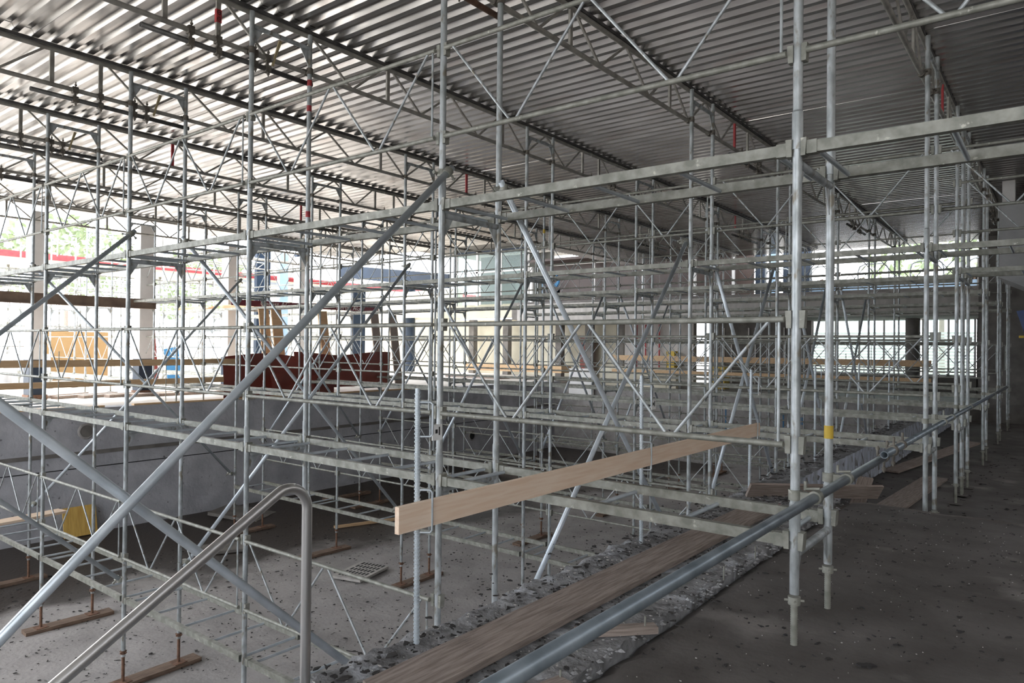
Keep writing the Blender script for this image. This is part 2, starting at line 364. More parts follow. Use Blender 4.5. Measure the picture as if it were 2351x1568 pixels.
# ------------------------------------------------------------------ raking tubes
def coupler_mb(p, d1, d2, r=.034):
    m = MB(); p = Vector(p); d1 = Vector(d1).normalized(); d2 = Vector(d2).normalized()
    n = d1.cross(d2)
    n = n.normalized() if n.length > .1 else d1.orthogonal().normalized()
    for s, d in ((-1, d1), (1, d2)):
        c = p+n*s*.028; m.tube(c-d*.026, c+d*.026, r, 12)
        w = n.cross(d).normalized(); m.tube(c+w*.02-d*0+n*s*.02, c+w*.072+n*s*.02, .008, 6); m.tube(c+w*.055+n*s*.02, c+w*.068+n*s*.02, .014, 6)
    m.box((p.x-.02, p.y-.02, p.z-.02), (p.x+.02, p.y+.02, p.z+.02)); return m
def raker(x, p, q, label, mt=None):
    r = empty('raking_tube', (x, p[0], p[1])); d = Vector((0, q[0]-p[0], q[1]-p[1])); u = d.normalized()
    MB().tube(-u*.06, d+u*.06, .0242, 18, hollow=True).build('tube', mt or GALV_TOP, r)
    for t, nm in ((0, 'upper'), (1, 'lower')):
        c = coupler_mb(d*t+Vector((-.03, 0, 0)), (0, 0, 1), u).build('coupler', GALV_OLD, r)
    tag(r, label, 'scaffold tube', 'raking tubes bracing the towers')
OFF = .055
for k in (1, 3, 5):
    x = -BAY*k
    pos = ORD[k]+' tower'
    o1, o2 = (OFF, -OFF) if k == 1 else (.032, .085)
    if k < 5: raker(x+OFF, (0, 2.235), (-4.37, -1.82), 'raking tube down toward the camera, nearest row front, '+pos, GALV_TOP)
    raker(x+o1, (WD, 2.24), (4.25, -1.70), 'raking tube down away from camera, nearest row back, '+pos)
    raker(x+o2, (4.367, 2.28), (WD+.05, -1.72), 'raking tube down toward camera, second row front, '+pos)
    raker(x+OFF, (5.02, 2.0), (7.60, -1.25), 'raking tube down away from camera, second row back, '+pos)
    raker(x-OFF, (7.68, 2.27), (5.07, -1.10), 'raking tube down toward camera, third row front, '+pos)
    raker(x+OFF, (8.333, 2.2), (10.8, -1.2), 'raking tube down away from camera, third row back, '+pos)
    raker(x-OFF, (10.85, 2.2), (8.39, -1.2), 'raking tube down toward camera, fourth row front, '+pos)
    if k < 5: raker(x+OFF, (11.5, 2.2), (14.35, -1.4), 'raking tube down away from camera, fourth row back, '+pos)
    if k < 5: raker(x-OFF, (14.4, 2.2), (11.55, -1.4), 'raking tube down toward camera, fifth row front, '+pos)
    if k < 5: raker(x-OFF, (-4.37, 2.27), (-.02, -1.78), 'raking tube falling away from camera to the foot of nearest row, '+pos, GALV_TOP)
# ------------------------------------------------------------------ roof beams and their splice tubes
TR = [make_truss(), make_truss(3), make_truss(1)]
for t in TR: reg(t)
ROOF_Z = 4.205
def yend(x): return 13.2 if x < -10.6 else 19.6
secs = [-7.1, -.36, 6.40, 13.15]
SEC = ['over the camera side', 'over the nearest and second rows', 'over the third and fourth rows', 'over the far rows']
for k in range(-1, 11):
    x = -BAY*k-.055
    for i, y0 in enumerate(secs):
        if y0+2 > yend(x): continue
        if x < -17.6 and y0 < 0: continue
        wh = ORD[k] if 0 <= k else 'line beyond the right end'
        t = TR[1] if (i == 1 and k in (1, 0, 3, 5)) or (i == 2 and k == 2) else (TR[2] if i == 1 and k == 4 else TR[0])
        place(t, (x, y0, 3.76), 'lattice roof beam %s, %s' % (SEC[i], wh+' line' if 0 <= k else wh), 'lattice roof beams', 'roof beam')
def splice(x, y, label, mt=DARK_STEEL):
    r = empty('splice_tube', (x, y, 3.655))
    MB().tube((0, -1.0, 0), (0, .72, 0), .0242, 14, hollow=True).build('tube', mt, r)
    for yy in (-.57, -.31, .06, .2):
        c = MB().box((-.03, yy-.028, -.034), (.03, yy+.028, .034)).box((-.03, yy-.028, .07), (.03, yy+.028, .138)).box((-.012, yy-.012, .03), (.012, yy+.012, .075))
        c.tube((.02, yy, .138), (.02, yy, .19), .007, 6).tube((.02, yy, -.034), (.02, yy, -.075), .007, 6).tube((.02, yy, .15), (.02, yy, .165), .014, 6).tube((.02, yy, -.06), (.02, yy, -.045), .014, 6)
        c.build('coupler', COUPLER, r)
    return tag(r, label, 'scaffold tube', 'short splice tubes under the roof beams')
for k in range(1, 7): splice(-BAY*k-.055, 0, 'dark splice tube under roof beam, %s line, nearest row' % ORD[k], RUST if k == 1 else DARK_STEEL)
for k in range(1, 6): splice(-BAY*k-.055, 6.75, 'dark splice tube under roof beam, %s line, before the third row' % ORD[k])
for k in range(0, 4): splice(-BAY*k-.055, 13.5, 'dark splice tube under roof beam, %s line, before the fifth row' % ORD[k])
# clamps between towers and bottom chords
for rid, y, rn in ROWS:
    for k in range(0, 7):
        x = -BAY*k
        if y > yend(x) or (rid in 'EF' and k > 4): continue
        for i in (0, 1):
            c = MB().tube((0, 0, -.03), (0, 0, .03), .033, 12).tube((-.055, -.03, 0), (-.055, .03, 0), .033, 12).tube((.0, -.035, 0), (.0, -.085, 0), .008, 6).build('right_angle_coupler', COUPLER)
            c.location = (x, y+i*WD, 3.76); tag(c, 'coupler tying the %s post to the roof beam, %s tower, %s' % (('front', 'back')[i], ORD[k], rn), 'coupler', 'roof beam couplers')
# ------------------------------------------------------------------ corrugated roof
PER = .18
def sheet(L, n=10):
    prof = []
    for i in range(n): prof += [(i*PER, 0), (i*PER+.062, 0), (i*PER+.088, .045), (i*PER+.154, .045)]
    prof.append((n*PER, 0)); prof.append((n*PER+.03, 0)); m = len(prof); th = .0012
    vs = []
    for x in (0, -L): vs += [(x, p[0], p[1]) for p in prof]
    vs += [(x, y, z+th) for x, y, z in vs]
    fs = [(i, i+1, m+i+1, m+i) for i in range(m-1)]+[(2*m+i, 3*m+i, 3*m+i+1, 2*m+i+1) for i in range(m-1)]
    return MB().add(vs, fs).mesh('corrugated_roof_sheet', ROOFM)
SM = {}
def rsheet(x, y, L, j):
    if L not in SM: SM[L] = sheet(L)
    o = bpy.data.objects.new('corrugated_roof_sheet', SM[L]); COL.objects.link(o); o.location = (x, y, ROOF_Z+(.003 if j % 2 else 0)+random.uniform(0, .001)); o.rotation_euler = (0, random.uniform(-.0015, .0015), 0)
    return o
for k in range(-2, 8):
    x = -BAY*k+.04
    for j in range(16):
        y = -8.2+j*1.8
        L = 2.58
        if k == 7: L = 1.0 if y < 4.5 else (1.7 if y < 8.5 else 2.58)
        if y+.9 > (13.2 if x < -10 else 20.4): continue
        band = ['in the strip furthest right', 'in the strip right of the first towers', 'in the first roof bay from the right', 'in the second roof bay from the right', 'in the third roof bay from the right', 'in the fourth roof bay from the right', 'in the fifth roof bay from the right', 'in the sixth roof bay from the right', 'in the seventh roof bay from the right', 'in the leftmost roof bay'][k+2]
        o = rsheet(x, y, L, (j+k) % 2)
        tag(o, 'corrugated metal roof sheet '+band, 'roof sheet', 'roof sheets '+band)
# cover battens on top of each roof beam: dark rail under the sheets
for k in range(-1, 8):
    x = -BAY*k-.055
    o = MB().box((x-.02, -8, 4.166), (x+.02, yend(x)+.2, 4.200)).build('roof_rail', DARK_STEEL)
    tag(o, 'dark rail between roof sheets and the lattice beam, %s' % (ORD[k]+' line' if k >= 0 else 'line beyond the right end'), 'rail', 'dark roof rails')
# ------------------------------------------------------------------ long clamped tubes in front
def ytube(x, y0, z0, y1, z1, label, cl=()):
    r = empty('guard_tube', (x, y0, z0)); d = Vector((0, y1-y0, z1-z0))
    MB().tube((0, 0, 0), d, .0242, 24, hollow=True).build('tube', GALV_DARK, r)
    for yy in cl:
        t = (yy-y0)/(y1-y0); p = d*t; c = MB()
        c.tube(p-Vector((0, .026, 0)), p+Vector((0, .026, 0)), .034, 16)
        c.box((p.x-.07, p.y-.02, p.z-.02), (p.x-.02, p.y+.02, p.z+.02)); c.tube(p+Vector((-.055, 0, .035)), p+Vector((.02, 0, .045)), .008, 6)
        c.tube((x*0-.1, p.y-.0, p.z-.026), (x*0-.1, p.y-.0, p.z+.026), .033, 14); c.tube((-.05, p.y, p.z+.03), (-.05, p.y, p.z+.075), .009, 6)
        c.build('coupler', GALV_OLD, r)
    return tag(r, label, 'scaffold tube')
ytube(.10, -3.6, .235, 2.36, .235, 'thick galvanised tube clamped low across the rightmost nearest posts', (.0, .653))
ytube(.155, 1.42, .29, 14.6, .225, 'second low tube running from the overlap to the distant dark posts', ())
for i, yy in enumerate((1.72, 2.06)):
    c = MB().tube((.10, yy-.028, .235), (.10, yy+.028, .235), .034, 14).tube((.155, yy-.028, .29), (.155, yy+.028, .29), .034, 14)
    c.box((.11, yy-.015, .245), (.145, yy+.015, .28)).tube((.10, yy, .2), (.10, yy, .13), .009, 6).tube((.10, yy, .145), (.10, yy, .165), .016, 6).tube((.06, yy, .24), (.06, yy, .31), .009, 6).tube((.06, yy, .285), (.06, yy, .3), .016, 6).tube((.16, yy, .31), (.16, yy, .38), .009, 6)
    tag(c.build('swivel_coupler', COUPLER), ('nearer', 'farther')[i]+' swivel coupler joining the two overlapping low tubes', 'coupler')
for i, (yy, w) in enumerate(((4.367, 'front post of the second row'), (5.02, 'back post of the second row'), (6.93, 'first post of the short row'), (10.85, 'front post of the fourth row'), (14.4, 'front post of the fifth row'))):
    zz = .29-.065*(yy-1.42)/13.18
    c = MB().tube((.155, yy-.026, zz), (.155, yy+.026, zz), .034, 12).box((.03, yy-.02, zz-.02), (.13, yy+.02, zz+.02)).tube((0, yy, zz-.026), (0, yy, zz+.026), .034, 12).tube((.08, yy, zz), (.08, yy, zz+.07), .009, 6)
    tag(c.build('right_angle_coupler', GALV_OLD), 'coupler fixing the low tube to the '+w, 'coupler')
# yellow tape and red/orange marks on the posts (stickers)
def band(x, y, z0, z1, m, label, name='tape_band'):
    o = MB().tube((x, y, z0), (x, y, z1), .0262, 16).build(name, m); return tag(o, label, 'tape')
band(0, WD, .46, .535, YELLOW, 'yellow tape band round the rightmost nearest back post')
band(-7.5, 7.68+WD, 3.35, 3.43, YELLOW, 'yellow tape on a post under the roof')
for (x, y, z) in ((-5, WD, 3.64), (-5, WD, 3.38), (-5, WD, 2.30)):
    o = MB().tube((x, y, z-.03), (x, y, z+.03), .0245, 12).build('paint_mark', RED); tag(o, 'red paint spot on a nearest-row post, height %s' % {3.64: 'near the roof', 3.38: 'below the roof beam', 2.30: 'just above the deck'}[z], 'paint mark')
s = empty('warning_sticker', (-5.055, -.31, 3.98)); MB().box((-.016, -.026, -.06), (.016, .026, .06)).build('label_face', RED, s)
d = MB()
for zz in (-.03, .03):
    for a in range(16):
        t0, t1 = a*2*math.pi/16, (a+1)*2*math.pi/16
        d.add([(.0165, .019*math.cos(t0), zz+.022*math.sin(t0)), (.0165, .019*math.cos(t1), zz+.022*math.sin(t1)), (.0165, .013*math.cos(t1), zz+.015*math.sin(t1)), (.0165, .013*math.cos(t0), zz+.015*math.sin(t0))], [(0, 1, 2, 3)])
    d.box((.016, -.013, zz-.003), (.0168, .013, zz+.003))
d.build('round_symbols', BLACK, s); tag(s, 'red sticker with two black round symbols on a roof beam strut', 'sticker')
for x, y in ((-5, .30), (-7.5, .33), (-10, .33)):
    o = MB().prism([(x-.02, y, 3.96), (x-.02, y+.03, 3.955), (x-.035, y-.02, 3.80), (x-.05, y-.04, 3.70), (x-.05, y-.06, 3.70)], (.012, .004, 0)).build('tape_strip', TAPE)
    tag(o, 'dangling strip of yellowed tape on the %s frame top' % ORD[int(-x/2.5)], 'tape', 'dangling tape strips')
exec_parts = True
# ------------------------------------------------------------------ pool, decks, rim
X0, X1, Y0, Y1, ZB = -14.9, -1.65, -9.0, 19.6, -3.0
def grid(name, m, x0, x1, y0, y1, z, n, amp, parent=None, thick=0):
    nx = max(1, int((x1-x0)/n)); ny = max(1, int((y1-y0)/n)); vs = []
    for j in range(ny+1):
        for i in range(nx+1): vs.append((x0+(x1-x0)*i/nx, y0+(y1-y0)*j/ny, z+random.uniform(-amp, amp)))
    fs = [(j*(nx+1)+i, j*(nx+1)+i+1, (j+1)*(nx+1)+i+1, (j+1)*(nx+1)+i) for j in range(ny) for i in range(nx)]
    b = MB().add(vs, fs, True)
    if thick: b.box((x0, y0, z-thick), (x1, y1, z-.02))
    return struct(b.build(name, m, parent))
grid('floor_pool', PB, X0, X1+.3, Y0, Y1, ZB, .25, .006, thick=.3)
w = MB().box((X0-.4, Y0, ZB-.3), (X0, Y1+.4, -.40)).build('wall_pool_left', POOLWALL); struct(w)
MB().box((X0, Y0, -1.36), (X0+.012, Y1, -1.28)).build('dark_band', CONC_DARK, w)
MB().box((X0, Y0, -1.635), (X0+.004, Y1, -1.615)).build('joint_line', BLACK, w)
# plugged pipe mouth, and an open one whose inner shade is a black disc
for (yy, zz, nm, lb, mm) in ((2.44, -.873, 'pipe_mouth', 'plugged round pipe mouth high in the pool side wall', CONC_DARK), (14.6, -2.1, 'pipe_mouth', 'open dark pipe mouth low in the pool side wall', BLACK)):
    r = empty(nm, (X0, yy, zz)); ring = MB()
    N = 24
    for a in range(N):
        t0, t1 = 2*math.pi*a/N, 2*math.pi*(a+1)/N
        q = lambda rr, t, xx: (xx, rr*math.cos(t), rr*math.sin(t))
        ring.add([q(.15, t0, .015), q(.15, t1, .015), q(.125, t1, .02), q(.125, t0, .02), q(.17, t0, 0), q(.17, t1, 0)], [(0, 1, 2, 3), (4, 5, 1, 0)])
    ring.build('collar', POOLWALL_FAR, r); MB().tube((.0, 0, 0), (.012, 0, 0), .126, 24).build('plug_and_shade_disc', mm, r); tag(r, lb, 'pipe')
w = MB().box((X0, Y1, ZB-.3), (X1+.3, Y1+.4, -.50)).build('wall_pool_end', POOLWALL_FAR); struct(w)
w = MB().box((X1+.08, Y0, ZB-.3), (X1+.4, Y1, -.60)).build('wall_pool_right', POOLWALL); struct(w)
# side deck left and end deck far
struct(MB().box((-45, -9, -.8), (X0-.4, 24.3, -.401)).build('floor_side_deck', DECKL))
struct(MB().box((X0-.4, Y1+.4, -3.3), (6, 24.3, -.501)).build('floor_end_deck', CONC_DARK))
# near floor (upper level) and the lower floor behind the step
def rough_slab(name, m, poly_x0, poly_x1, y0, y1, z, n=.09, amp=.006, edge_l=0, edge_far=0, hump=0):
    nx = int((poly_x1-poly_x0)/n); ny = int((y1-y0)/n); vs = []; rj = [random.uniform(-1, 1) for _ in range(ny+1)]; ri = [random.uniform(-1, 1) for _ in range(nx+1)]
    sm = lambda a, i: (a[max(i-1, 0)]+a[i]+a[min(i+1, len(a)-1)])/3
    for j in range(ny+1):
        for i in range(nx+1):
            x = poly_x0+(poly_x1-poly_x0)*i/nx; yv = y0+(y1-y0)*j/ny
            zz = z+random.uniform(-amp, amp)+hump*math.sin(math.pi*i/nx)
            if i <= 1 and edge_l: x += edge_l*sm(rj, j); zz -= .05*(1-i)+random.uniform(0, .02)
            if j >= ny-1 and edge_far: yv += edge_far*sm(ri, i)
            vs.append((x, yv, zz))
    fs = [(j*(nx+1)+i, j*(nx+1)+i+1, (j+1)*(nx+1)+i+1, (j+1)*(nx+1)+i) for j in range(ny) for i in range(nx)]
    b = MB().add(vs, fs, True); N = nx+1
    base = len(b.v)   # skirts
    b.v += [(vs[j*N][0], vs[j*N][1], z-.6) for j in range(ny+1)]; b.f += [(base+j+1, base+j, j*N, (j+1)*N) for j in range(ny)]; b.sm += [False]*ny
    base = len(b.v); b.v += [(vs[ny*N+i][0], vs[ny*N+i][1]+.02, z-.6) for i in range(N)]; b.f += [(base+i, base+i+1, ny*N+i+1, ny*N+i) for i in range(nx)]; b.sm += [False]*nx
    base = len(b.v); b.v += [(vs[i][0], vs[i][1]-.01, z-.6) for i in range(N)]; b.f += [(base+i+1, base+i, i, i+1) for i in range(nx)]; b.sm += [False]*nx
    base = len(b.v); b.v += [(vs[j*N+nx][0], vs[j*N+nx][1], z-.6) for j in range(ny+1)]; b.f += [(base+j, base+j+1, (j+1)*N+nx, j*N+nx) for j in range(ny)]; b.sm += [False]*ny
    return struct(b.build(name, m))
rough_slab('floor_near', DECK, -.66, 6, -8, 3.9, -.53, .1, .004, edge_l=.02, edge_far=.05)
rough_slab('trim_1', RIM, -1.66, -.69, -8, 3.95, -.535, .05, .012, edge_l=.07)      # broken pool rim
cb = rough_slab('trim_2', RIM, -1.66, -1.24, 3.85, 19.7, -.50, .05, .014, edge_l=.06)  # kerb standing above the lower floor
o = MB(); ny = 160; vs = []
for j in range(ny+1):
    yv = 3.86+(19.6-3.86)*j/ny
    for i in range(7): vs.append((-1.235+random.uniform(-.01, .01), yv, -.47-.09*i))
o.add(vs, [(j*7+i, j*7+i+1, (j+1)*7+i+1, (j+1)*7+i) for j in range(ny) for i in range(6)], True)
o.build('kerb_face', CURB, cb)
rough_slab('floor_lower', DECK, -1.3, 6, 3.8, 20.2, -1.0, .2, .006)
struct(MB().box((-1.2, 3.7, -1.1), (6, 3.8, -.56)).build('trim_3', DECK))
# crumbling ridge of mortar along the seam
sm_ = MB()
for i in range(420):
    yv = random.uniform(-3, 3.9); xv = -.67+random.gauss(0, .035); s_ = random.uniform(.005, .022); z = -.53
    pts = [(xv+s_*math.cos(a)*random.uniform(.6, 1.2), yv+s_*math.sin(a)*random.uniform(.6, 1.4), z) for a in (0, 1.2, 2.5, 3.8, 5)]
    top = (xv, yv, z+s_*random.uniform(.3, .8)); sm_.add(pts+[top], [(k, (k+1) % 5, 5) for k in range(5)])
o = sm_.build('rubble_ridge', RIM); tag(o, 'crumbled mortar ridge along the seam between rim and floor', 'rubble', kind='stuff')
U = random.uniform
def flakes(n, fx, fy, z, smin, smax, name, m, label, box_=None):
    b = MB()
    for _ in range(n):
        x, y = fx(), fy(); s_ = smin*(smax/smin)**random.random(); a0 = random.random()*6.28; k = random.randint(5, 9); el = random.uniform(.25, .9)
        zz = z(x, y) if callable(z) else z
        pts = []
        for i in range(k):
            a = 2*math.pi*i/k; rr = s_*random.uniform(.35, 1.25); px, py = rr*math.cos(a), rr*el*math.sin(a)
            px *= U(.5, 1.4); pts.append((x+px*math.cos(a0)-py*math.sin(a0), y+px*math.sin(a0)+py*math.cos(a0), zz+.004+random.uniform(0, .012)*s_*20))
        b.prism(pts, (0, 0, .003+s_*.08))
    o = b.build(name, m); return tag(o, label, 'debris', kind='stuff')
U = random.uniform
flakes(4200, lambda: U(-12.5, -2.2), lambda: U(-4, 9), ZB+.004, .006, .036, 'bitumen_debris', CHIP, 'black bitumen flakes scattered over the pool bottom')
flakes(900, lambda: U(-14, -2.2), lambda: U(8, 19), ZB+.004, .012, .05, 'bitumen_debris', CHIP, 'black flakes scattered over the far part of the pool bottom')
flakes(2200, lambda: U(-.62, 4), lambda: U(-3, 3.8), -.53, .004, .02, 'bitumen_debris', CHIP, 'small black flakes scattered over the near floor')
flakes(1600, lambda: random.gauss(-1.2, .27), lambda: U(-2.5, 3.9), -.525, .005, .032, 'bitumen_debris', CHIP, 'black flakes and crumbs on the broken pool rim')
flakes(700, lambda: U(-1.2, 4), lambda: U(4, 13), -1.0, .008, .04, 'bitumen_debris', CHIP, 'dark flakes on the lower floor behind the step')
flakes(260, lambda: random.gauss(-1.45, .1), lambda: U(3.9, 12), -.44, .01, .06, 'bitumen_debris', CHIP, 'dark flakes lying on top of the kerb')
flakes(900, lambda: U(-.62, 3.5), lambda: U(-3, 3.8), -.53, .0015, .006, 'mortar_crumbs', CHIPL, 'pale mortar crumbs scattered over the near floor')
flakes(800, lambda: U(-1.6, -.7), lambda: U(-2.5, 3.9), -.525, .002, .012, 'mortar_crumbs', CHIPL, 'pale mortar crumbs on the broken pool rim')
flakes(1200, lambda: U(-12, -2.2), lambda: U(-4, 9), ZB+.004, .003, .014, 'mortar_crumbs', CHIPL, 'pale crumbs scattered over the pool bottom')
# larger single pieces of torn bitumen on the near floor
for i, (x, y, s_, lb) in enumerate(((-.30, -1.05, .085, 'large torn black flake left of the nearest jack'), (.05, -1.35, .05, 'torn black flake before the nearest jack'), (1.35, .95, .06, 'oval black flake on the right of the near floor'), (-.9, -.9, .1, 'largest torn black flake between old board and tube'), (-1.2, 1.0, .09, 'ragged black flake on the rim'), (.35, -.05, .05, 'small black flake right of the nearest jack'))):
    pts = []; k = 13
    for j in range(k):
        a = 2*math.pi*j/k; rr = s_*U(.45, 1.1); pts.append((rr*math.cos(a), .5*rr*math.sin(a), 0))
    o = MB().prism(pts, (0, 0, .008)).build('bitumen_flake', CHIP); o.location = (x, y, -.522); o.rotation_euler = (U(-.1, .1), U(-.1, .1), U(0, 3)); tag(o, lb, 'flake')
# ------------------------------------------------------------------ rebar posts, fresh board, old boards
def rebar(y, lb, x=-1.50, zb=-.53, hooks=True, top=.76):
    r = empty('rebar_post', (x, y, zb)); h = top-zb; lean = U(-.02, .03); b = MB().tube((0, 0, -.1), (0, 0, h), .0125, 10)
    n = int(h/.02)
    for i in range(n):
        z = i*.02; 
        b.tube((-.0135, -.004, z), (.0135, .006, z+.009), .0055, 5) if False else None
        ring = [(.0165*math.cos(t), .0165*math.sin(t), z+.006*math.sin(t)) for t in [2*math.pi*k/8 for k in range(8)]]
        ring2 = [(.0165*math.cos(t), .0165*math.sin(t), z+.007+.006*math.sin(t)) for t in [2*math.pi*k/8 for k in range(8)]]
        b.add(ring+ring2, [(k, (k+1) % 8, 8+(k+1) % 8, 8+k) for k in range(8)]+[tuple(range(7, -1, -1)), tuple(range(8, 16))])
    b.build('ribbed_bar', GALV_TOP, r)
    for z0, z1 in ((.53+.515, .53+.69), (.53+.03, .53+.245)):
        MB().path([(0, 0, z1), (.03, .02, z1), (.055, .037, z1), (.064, .043, z1-.012), (.064, .043, (z0+z1)/2), (.064, .043, z0+.012), (.055, .037, z0), (.03, .02, z0), (0, 0, z0)], .0055, 8).build('board_hook', GALV_TOP, r)
    if y < 5:
        c = empty('clamp_plate', (.064, .09, 1.07)); c.parent = r
        MB().box((-.003, -.05, -.045), (.003, .02, .035)).build('plate', WHITEBOX, c); MB().box((.003, -.03, -.01), (.006, -.016, .01)).box((.003, -.005, -.02), (.006, .001, .022)).build('slot', BLACK, c)
    r.rotation_euler = (0, lean*.5, 0)
    tag(r, lb, 'edge protection post', 'ribbed edge protection posts along the pool rim'); return r
rebar(-1.2, 'nearest ribbed bar post with two hooks, standing on the pool rim')
rebar(1.22, 'second ribbed bar post on the rim, in the middle of the fresh board')
rebar(3.62, 'third ribbed bar post on the rim, at the far end of the fresh board')
rebar(6.1, 'fourth ribbed bar post, standing on the kerb', -1.50, -.45)
rebar(8.6, 'fifth ribbed bar post, on the kerb further back', -1.50, -.45)
rebar(11.1, 'sixth ribbed bar post, on the kerb far back', -1.50, -.45)
def plank(p, q, w, t, m, name, label, cat='board', upv=(0, 0, 1), grp=None):
    return tag(MB().beam(p, q, w, t, upv).build(name, m), label, cat, grp)
o = MB().box((-1.475, -1.38, .063), (-1.447, 3.78, .195)).build('guard_board', FRESH); o.rotation_euler = (0, 0, 0)
tag(o, 'fresh pale spruce board held by the hooked bar posts', 'board')
# long old board lying on the rim
def slab_xy(name, p, q, wdt, th, z0, z1, m, label, tilt=0):
    L = (Vector(q)-Vector(p)).length; a = math.atan2(q[1]-p[1], q[0]-p[0])
    b = MB().box((0, -wdt/2, 0), (L, wdt/2, th)); o = b.build(name, m); o.location = (p[0], p[1], z0); o.rotation_euler = (tilt, -math.atan2(z1-z0, L), a); return tag(o, label, 'board')
slab_xy('old_board', (-1.16, -1.74), (-1.10, 2.9), .24, .035, -.50, -.50, OLDWOOD, 'long dusty brown board lying along the pool rim', .10)
slab_xy('old_board', (-1.42, 3.38), (-.42, 4.50), .17, .03, -.46, -.52, OLDWOOD, 'old brown board bridging from the rim past the rightmost posts', -1.0)
slab_xy('old_board', (-.88, 5.5), (-.80, 6.0), .17, .03, -.98, -.42, OLDWOOD, 'old board leaning up against the kerb behind the low tubes')
slab_xy('old_board', (-.70, 4.4), (-.45, 8.8), .32, .03, -.985, -.985, OLDWOOD, 'wide old board lying on the lower floor beyond the step')
slab_xy('old_board', (-1.1, 9.0), (-.2, 11.6), .25, .03, -.985, -.7, OLDWOOD, 'old board propped further back on the lower floor')
slab_xy('timber_offcut', (-.92, -.62), (-.62, -.30), .07, .035, -.525, -.525, OLDWOOD, 'short timber offcut under the thick tube')
slab_xy('timber_offcut', (-.80, -1.75), (-.62, -1.15), .11, .03, -.525, -.50, OLDWOOD, 'split timber offcut at the foot of the old board')
slab_xy('timber_splinter', (-.55, -1.5), (-.3, -1.35), .015, .01, -.52, -.52, RUST, 'reddish splinter by the seam')
slab_xy('timber_splinter', (1.2, .05), (1.45, -.1), .012, .01, -.525, -.525, SLEEPER, 'orange brown splinter on the right of the near floor')
o = MB().path([(-1.16, 2.62, -.50), (-1.08, 2.72, -.485), (-1.03, 2.83, -.48), (-.98, 2.95, -.47)], .018, 8).build('red_strap', RED); tag(o, 'crumpled red strap beside the long board', 'strap')
# small steel pins along the seam
for i, yy in enumerate((-1.15, -.35, .75, 1.35)):
    o = MB().tube((0, 0, 0), (0, .004, .09), .005, 6).build('steel_pin', GALV_OLD); o.location = (-.66, yy, -.53); tag(o, 'short steel pin in the seam, %s of four' % ('nearest', 'second', 'third', 'farthest')[i], 'pin', 'steel pins in the seam')
# ------------------------------------------------------------------ stainless handrail
HX, HY = -1.45, -1.905
pts = [Vector((HX, HY, -.60)), Vector((HX, HY, 0)), Vector((HX, HY, .285))]
for i in range(1, 11):
    a = math.radians(i*12.1); R = .095
    pts.append(Vector((HX, HY-R+R*math.cos(a), .285+R*math.sin(a))))
last = pts[-1]; tdir = Vector((0, -.857, -.515))
pts += [last+tdir*.4, last+tdir*1.0, last+tdir*1.55]
hr = MB().path(pts, .0215, 40).build('handrail', STAINLESS); tag(hr, 'polished stainless pool handrail bent over at the pool rim', 'handrail')
# ------------------------------------------------------------------ things on the pool bottom
def lay(name, m, x, y, z, sx, sy, sz, rz, label, cat, rx=0, ry=0):
    o = MB().box((-sx/2, -sy/2, 0), (sx/2, sy/2, sz)).build(name, m); o.location = (x, y, z); o.rotation_euler = (rx, ry, rz); return tag(o, label, cat)
pl = empty('perforated_plate', (-8.5, 4.35, ZB+.03)); pl.rotation_euler = (0, 0, .25)
MB().box((-.3, -.42, 0), (.3, .42, .04)).build('plate', CONC, pl)
hl = MB()
for i in range(7):
    for j in range(5): hl.box((-.22+i*.07, -.33+j*.16, .04), (-.18+i*.07, -.22+j*.16, .0415))
hl.build('slots', BLACK, pl); tag(pl, 'pale perforated plate lying on the pool bottom', 'plate')
lay('shuttering_panel', PLY, -14.72, 2.3, ZB+.02, .03, .62, .60, 0, 'yellow shuttering panel leaning on the pool side wall', 'panel', ry=-.22)
lay('pale_board', FRESH, -12.75, .45, -2.03, .3, 1.7, .04, .15, 'pale board lying on the pool level deck at the left edge', 'board')
lay('fallen_slab', CONC_DARK, -13.9, 5.4, ZB+.01, 1.2, .9, .07, .5, 'dark broken slab leaning at the foot of the pool wall', 'slab', ry=.12)
lay('fallen_slab', CONC_DARK, -11.7, 3.6, ZB+.01, .9, .6, .05, 1.1, 'flat dark slab lying in the wet part of the pool', 'slab')
lay('loose_batten', BOARD, -11.0, 6.9, ZB+.01, .08, 1.9, .05, -.35, 'loose wooden batten on the wet pool bottom', 'batten')
lay('loose_batten', SLEEPER, -13.6, 8.2, ZB+.01, .12, 1.4, .07, -.1, 'thick timber batten near the pool side wall', 'batten')
lay('loose_batten', BOARD, -9.9, 1.4, ZB+.01, .015, 2.2, .015, .75, 'thin yellow lath lying on the wet pool bottom', 'batten')
# spray marks on the far pool wall
mk = MB()
def stroke(x0, z0, x1, z1): mk.box((min(x0, x1)-.02, Y1-.006, min(z0, z1)-.02), (max(x0, x1)+.02, Y1-.001, max(z0, z1)+.02))
stroke(-7.9, -.95, -6.0, -.95); stroke(-7.9, -1.85, -7.9, -.95); stroke(-6.0, -1.7, -6.0, -.95); stroke(-7.9, -1.85, -6.1, -1.85); stroke(-5.5, -1.4, -5.4, -1.2)
tag(mk.build('spray_marking', BLUEP), 'blue sprayed square outline on the far pool wall', 'marking')
